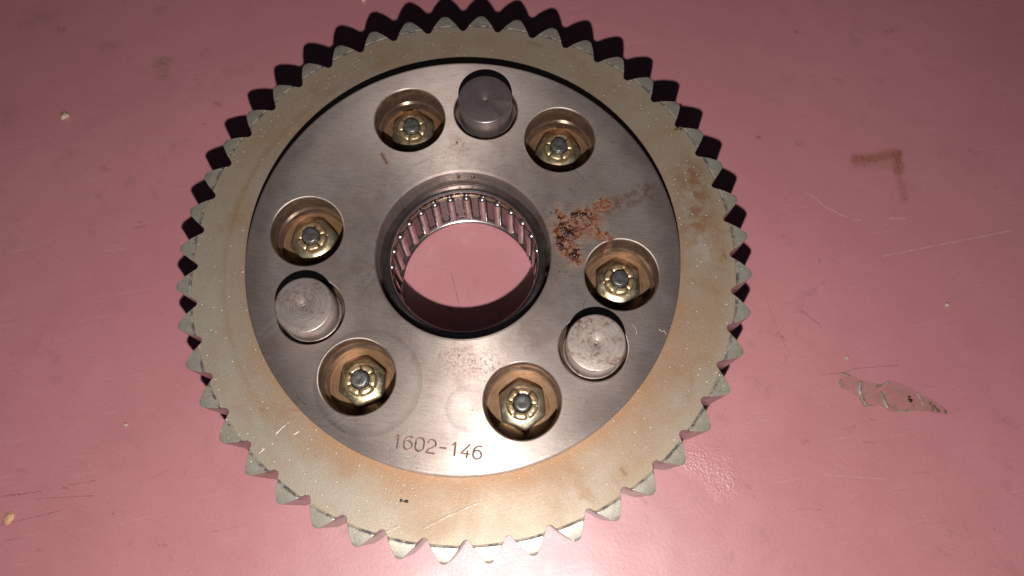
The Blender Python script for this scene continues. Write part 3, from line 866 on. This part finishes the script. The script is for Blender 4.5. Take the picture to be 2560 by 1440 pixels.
def nut_mesh():
    bm = bmesh.new()
    n = 72
    AF = 5.55
    def hexr(a):
        q = (a % (pi / 3)) - pi / 6
        r = AF / cos(q)
        return min(r, 6.28)
    def top(r):
        if r < 4.0: return 3.9
        return 3.9 - 0.34 * (r - 4.0) - 0.10 * (r - 4.0) ** 2
    rad = [2.35, 3.0, 3.75, 4.1, 4.6]
    rings = [[bm.verts.new((2.35 * cos(2 * pi * k / n), 2.35 * sin(2 * pi * k / n), 1.0)) for k in range(n)]]
    for r in rad:
        rings.append([bm.verts.new((r * cos(2 * pi * k / n), r * sin(2 * pi * k / n), top(r) + (0.0 if r > 3.9 else (r - 3.9) * 0.0))) for k in range(n)])
    for f, dz in ((0.90, 0.0), (0.955, 0.0), (0.985, -0.10), (1.0, -0.30)):
        rings.append([bm.verts.new((hexr(2 * pi * k / n) * f * cos(2 * pi * k / n), hexr(2 * pi * k / n) * f * sin(2 * pi * k / n), top(hexr(2 * pi * k / n) * f) + dz)) for k in range(n)])
    rings.append([bm.verts.new((hexr(2 * pi * k / n) * cos(2 * pi * k / n), hexr(2 * pi * k / n) * sin(2 * pi * k / n), 0.0)) for k in range(n)])
    for A, B in zip(rings, rings[1:]):
        for k in range(n):
            k2 = (k + 1) % n
            bm.faces.new((A[k], A[k2], B[k2], B[k]))
    return mesh_from(bm, 'lock_nut', M_NUT, 24)
nut_me = nut_mesh()
def segment_mesh(seed):
    """one of the six staked tabs of the nut's collar"""
    rnd = random.Random(seed)
    bm = bmesh.new()
    h = radians(60) / 2 - 0.065
    n = 8
    prof = [(2.4, 3.4), (2.4, 5.7), (2.5, 5.88), (2.9, 5.98), (3.4, 5.92), (3.72, 5.72), (3.9, 5.1), (4.05, 3.6)]
    cols = []
    for k in range(n + 1):
        a = -h + 2 * h * k / n
        e = 1.0 if 0 < k < n else 0.965
        cols.append([bm.verts.new(((r + (3.2 - r) * (1 - e)) * cos(a), (r + (3.2 - r) * (1 - e)) * sin(a), z if z < 4 else z * e + rnd.uniform(-0.04, 0.04))) for r, z in prof])
    for A, B in zip(cols, cols[1:]):
        for k in range(len(prof) - 1):
            bm.faces.new((A[k], A[k + 1], B[k + 1], B[k]))
    bm.faces.new(cols[0]); bm.faces.new(cols[-1][::-1])
    return mesh_from(bm, 'collar_tab', M_COLLAR, 40)
seg_mes = [segment_mesh(s) for s in (1, 2, 3)]
bm = bmesh.new()
lathe(bm, [(0, 7.0), (0.4, 7.06), (1.2, 7.12), (1.78, 7.10), (1.98, 7.0), (2.08, 6.8), (2.08, 6.0), (2.2, 5.8), (2.2, 0.2)], 40)
stud_me = mesh_from(bm, 'stud', M_STUD, 40)
NUT_ROT = [-20, 10, 36, 22, 30, -15]           # each nut stopped at its own angle
for k, (rr, a) in enumerate(WELLS):
    x, y = polar(rr, a)
    link('well_floor', floor_me, ring, (x, y, -2.76 + LIFT))
    nut = link('lock_nut', nut_me, sprocket, (x, y, -2.72 + LIFT), radians(NUT_ROT[k]))
    for s in range(6):
        link('collar_tab', seg_mes[(s + k) % 3], nut, (0, 0, 0), radians(60 * s + 8 * k + 5))
    link('stud', stud_me, nut)

# ------------------------------------------------------------------ the needle bearing in the bore
bm = bmesh.new()
# drawn-cup shell: outer lip, inner track, lower lip
shell = [(22.28, 0.2), (21.95, 0.3), (21.75, 0.9), (21.45, 1.4), (20.9, 1.62), (20.3, 1.72), (19.75, 1.75), (19.32, 1.58), (19.18, 1.25), (19.25, 0.8), (19.5, 0.6), (20.85, 0.3),
         (20.85, -19.3), (19.4, -19.6), (18.95, -19.8), (18.8, -20.1), (18.85, -20.5), (19.3, -20.8), (22.28, -20.8)]
lathe(bm, [(r, z + LIFT) for r, z in shell], 144, closed=True)
race = link('bearing_shell', mesh_from(bm, 'bearing_shell', M_RACE, 40), sprocket)
NR = 28
RR = 1.12
bm = bmesh.new()
prof = [(0, -18.2)] + [(RR * sin(t), -17.5 - 0.7 * cos(t)) for t in (0.5, 0.95, 1.3)] + [(RR, -17.3), (RR, -3.4)] + [(RR * cos(t), -3.4 + 0.75 * sin(t)) for t in (0.3, 0.65, 1.0, 1.3)] + [(0, -2.65)]
lathe(bm, prof, 20)
roller_me = mesh_from(bm, 'needle_roller', M_ROLLER, 50)
bm = bmesh.new()
# cage: an upper and a lower hoop joined by a bar between each pair of rollers
def hoop(z0, z1, r0, r1):
    lathe(bm, [(r0, z0 + LIFT), (r1, z0 + LIFT), (r1, z1 + LIFT), (r0, z1 + LIFT)], 120, closed=True)
hoop(-3.5, -2.9, 19.75, 20.3)
hoop(-18.9, -17.9, 19.45, 20.3)
for f in bm.faces:
    if all(v.co.z > LIFT - 5 for v in f.verts): f.material_index = 1
for k in range(NR):
    a = 2 * pi * (k + 0.5) / NR + radians(98.0)
    w = 0.62 / 20.0
    for (r0, r1, z0, z1, ww) in ((20.05, 20.45, -18.0, -3.4, w), (19.62, 20.05, -16.8, -4.6, w * 1.45)):
        vs_ = []
        for z in (z0, z1):
            for (r, aa) in ((r0, a - ww), (r0, a + ww), (r1, a + ww), (r1, a - ww)):
                vs_.append(bm.verts.new((r * cos(aa), r * sin(aa), z + LIFT)))
        for f in ((0, 1, 2, 3), (7, 6, 5, 4), (0, 4, 5, 1), (1, 5, 6, 2), (2, 6, 7, 3), (3, 7, 4, 0)):
            bm.faces.new([vs_[i] for i in f])
cage = link('bearing_cage', mesh_from(bm, 'bearing_cage', [M_CAGE, M_HOOP], 40), sprocket)
for k in range(NR):
    a = 2 * pi * k / NR + radians(98.0)
    link('needle_roller', roller_me, race, (19.72 * cos(a), 19.72 * sin(a), LIFT), 0)

# ------------------------------------------------------------------ rust crust on the plate, right of the bore
rnd = random.Random(5)
bm = bmesh.new()
CHUNKS = [(23.75, 10.4, .75), (24.4, 9.7, .6), (24.92, 9.13, .8), (25.5, 8.6, .65), (26.36, 8.22, .85), (25.7, 7.9, .5), (23.95, 6.8, .7), (23.6, 6.2, .45), (23.83, 5.26, .6), (25.09, 4.02, .45), (24.6, 4.8, .5),
          (28.17, 3.89, .5), (28.48, 2.85, .55), (27.48, 2.71, .6), (28.0, 2.3, .5), (28.8, 14.18, .55), (29.6, 14.3, .4), (31.14, 14.49, .42), (26.77, 13.8, .6), (27.4, 13.9, .4), (23.09, 12.53, .4), (28.81, 4.51, .35), (26.0, 10.6, .35), (27.2, 9.4, .4)]
for x, y, r in CHUNKS:
    blob(bm, (x, y, ZT + LIFT + r * 0.15), r * 1.15, rnd, 0.55, 2, 0.35)
for k in range(90):
    a, d = rnd.uniform(0, 2 * pi), rnd.gauss(0, 1) * 4.2
    x, y = 26.4 + d * cos(a) * 0.75, 9.0 + d * sin(a) * 1.2
    r = rnd.uniform(0.10, 0.24)
    if hypot(x, y) > 23.4: blob(bm, (x, y, ZT + LIFT + r * 0.1), r, rnd, 0.5, 1, 0.3)
for x, y, r in ((20.9, 13.6, .3), (22.0, 10.5, .25), (-6.2, 30.2, .3), (-1.9, 22.9, .35)):
    blob(bm, (x, y, (ZT if hypot(x, y) > 23 else 5.6) + LIFT), r, rnd, 0.6, 1, 0.3)
crust = tag(link('rust_crust', mesh_from(bm, 'rust_crust', M_RUST, 60), plate), 'dark wet rust scabs beside the bore', None, None, 'stuff')

# ------------------------------------------------------------------ loose bits
rnd = random.Random(21)
def crumb(name, pts, mat, label, cat, z, squash=0.7, sub=2, group=None):
    bm = bmesh.new()
    x0, y0 = pts[0][0], pts[0][1]
    for (x, y, r) in pts:
        blob(bm, (x - x0, y - y0, r * squash * 0.82), r, rnd, squash, sub, 0.28)
    return tag(link(name, mesh_from(bm, name, mat, 50), None, (x0, y0, z)), label, cat, group)
crumb('grit_crumb', [(-131.85, 37.13, 0.95), (-131.1, 37.5, 0.7)], M_CRUMB, 'largest pale crumb, on the dark upper left of the pink table', 'crumb', 0.0)
crumb('grit_crumb', [(-87.09, -52.07, 0.55)], M_CRUMB, 'small pale crumb on the table left of the sprocket, lower down', 'crumb', 0.0)
crumb('grit_crumb', [(-48.13, 90.81, 0.8)], M_CRUMB, 'pale crumb at the top edge of the picture above the sprocket', 'crumb', 0.0)
crumb('grit_crumb', [(136.59, 12.13, 0.5)], M_CRUMB, 'tiny pale crumb on the right of the table, above the clear film scrap', 'crumb', 0.0)
crumb('grit_crumb', [(108.32, -7.37, 0.5), (107.7, -7.2, 0.3)], M_CRUMB, 'white crumb just above the left end of the clear film scrap', 'crumb', 0.0)
crumb('paint_chip', [(-111.09, -80.03, 1.35)], M_ORANGE, 'round tan paint chip near the lower left edge of the table', 'chip', 0.0, 0.25, 3)
crumb('grit_crumb', [(-5.81, -61.79, 0.42), (-4.46, -61.8, 0.40), (-5.1, -61.85, 0.22)], M_BLACK, 'black speck of grit on the tan ring below the stamped number', 'grit', LIFT + 1.26)

# oil beads
for (x, y, r) in ((53.2, 45.69, 0.75), (52.06, 45.2, 0.5)):
    bm = bmesh.new()
    blob(bm, (0, 0, 0), r, rnd, 0.7, 3, 0.08)
    link('oil_drop', mesh_from(bm, 'oil_drop', M_OIL, 80), ring, (x, y, 1.2 + LIFT))
for (x, y, z, r) in ((21.9, -2.2, 5.0, 0.6), (-4.6, 21.7, 4.4, 0.45), (-0.8, 21.9, 4.6, 0.45)):
    bm = bmesh.new()
    blob(bm, (0, 0, 0), r, rnd, 0.85, 3, 0.08)
    link('oil_drop', mesh_from(bm, 'oil_drop', M_OIL, 80), plate, (x, y, z + LIFT))

# lint and hair
def fibre(name, pts, r, mat, label, z):
    bm = bmesh.new()
    x0, y0 = pts[0]
    P = smooth_path([(x - x0, y - y0, 0.06 + 0.10 * (i % 2)) for i, (x, y) in enumerate(pts)], 5)
    tube(bm, P, r, 5)
    return tag(link(name, mesh_from(bm, name, mat, 60), None, (x0, y0, z)), label, 'fibre')
fibre('lint_fibre', [(50.72, -13.36), (51.55, -13.86), (52.02, -13.6), (52.67, -14.43)], 0.05, M_LINT, 'pale curled lint fibre on the right rim of the steel plate', ZT + LIFT)
fibre('lint_fibre', [(44.2, -13.0), (45.1, -14.2), (45.5, -15.6)], 0.035, M_LINT, 'fine straight lint fibre below the right-hand nut', ZT + LIFT)
fibre('hair', [(31.91, -11.26), (31.8, -9.4), (32.3, -7.9), (33.27, -6.08)], 0.055, M_HAIR, 'thin dark hair lying above the rust-spotted pin', ZT + LIFT)

# scrap of clear film stuck to the table
film = bpy.data.objects.new('film_scrap', None)
film.empty_display_size = 0.005
film.location = Vector((120, -16, 0)) * MM
COL.objects.link(film)
tag(film, 'wrinkled scrap of clear film stuck to the table right of the sprocket', 'scrap')
GLUE = [(106.9, -11.82), (108.96, -11.69), (110.87, -12.49), (113.07, -13.1), (115.27, -13.56), (117.46, -13.71), (120.11, -12.16), (122.59, -12.43), (124.92, -13.32), (127.67, -14.29), (129.83, -15.34), (132.42, -16.33), (134.13, -17.43), (135.98, -18.51), (135.23, -19.49), (132.63, -19.54), (130.47, -19.24), (127.57, -19.63), (123.95, -20.26), (121.05, -20.65), (118.89, -20.2), (117.29, -19.38), (114.54, -20.19), (112.94, -20.41), (112.06, -18.75), (109.43, -16.58), (106.94, -16.16), (106.2, -15.22), (106.33, -13.85)]
rg = random.Random(3)
outl = []
for i in range(len(GLUE)):
    a, b_ = Vector(GLUE[i]), Vector(GLUE[(i + 1) % len(GLUE)])
    for k in range(3):
        t = k / 3
        outl.append(a + (b_ - a) * t + (Vector((rg.uniform(-.13, .13), rg.uniform(-.13, .13))) if k else Vector((0, 0))))
bm = bmesh.new()
cen = Vector((120, -16))
T_ = [bm.verts.new((p.x - 120, p.y + 16, 0.13)) for p in outl]
B_ = [bm.verts.new((p.x - 120, p.y + 16, 0.012)) for p in outl]
f = bm.faces.new(T_)
for k in range(len(T_)):
    k2 = (k + 1) % len(T_)
    bm.faces.new((B_[k], B_[k2], T_[k2], T_[k])).material_index = 1
bm.faces.new(B_[::-1])
link('film_sheet', mesh_from(bm, 'film_sheet', [M_FILM, M_FOLD], 40), film)
def fold(pts, rads, flat, mat=None, name='film_fold'):
    bm = bmesh.new()
    tube(bm, smooth_path([(x - 120, y + 16, 0.14) for x, y in pts], 4), [rads[0] + (rads[-1] - rads[0]) * i / (4 * (len(pts) - 1)) for i in range(4 * (len(pts) - 1) + 1)], 8, flat)
    return link(name, mesh_from(bm, name, mat or M_FOLD, 70), film)
fold([(112.19, -13.67), (111.9, -15.82), (112.5, -17.82), (113.52, -19.89)], [0.62, 0.42], 0.75)
fold([(117.6, -15.64), (118.47, -17.6), (119.47, -19.68)], [0.25, 0.62], 0.75)
fold([(127.66, -14.59), (128.51, -16.11), (129.34, -17.92)], [0.22, 0.16], 1.0)
fold([(116.58, -14.13), (117.75, -13.97), (119.81, -12.35)], [0.32, 0.2], 0.9)
fold([(106.48, -14.13), (106.79, -15.29), (107.09, -16.14)], [0.34, 0.22], 0.9)
fold([(107.05, -12.05), (108.22, -12.04), (109.11, -12.53)], [0.38, 0.2], 0.9)
fold([(121.64, -20.35), (123.95, -20.11), (127.58, -19.48)], [0.2, 0.13], 1.0)
fold([(113.3, -19.8), (114.2, -20.0), (115.3, -19.9)], [0.42, 0.12], 0.8)
for pts in ([(131.2, -17.3, .5), (132.2, -18.0, .6), (132.9, -18.6, .55), (133.4, -18.9, .4), (131.9, -18.9, .35)], [(135.1, -18.8, .4), (135.4, -19.2, .3)]):
    bm = bmesh.new()
    for (x, y, r) in pts: blob(bm, (x - 120, y + 16, 0.16), r, rg, 0.28, 2, 0.4)
    link('dirt_smear', mesh_from(bm, 'dirt_smear', M_DIRT, 60), film)
bm = bmesh.new()
for (x, y, r) in ((125.46, -16.07, .35), (125.74, -16.93, .5), (125.9, -17.3, .35)): blob(bm, (x - 120, y + 16, 0.14), r, rg, 0.2, 2, 0.4)
link('rust_smear', mesh_from(bm, 'rust_smear', M_RUST, 60), film)
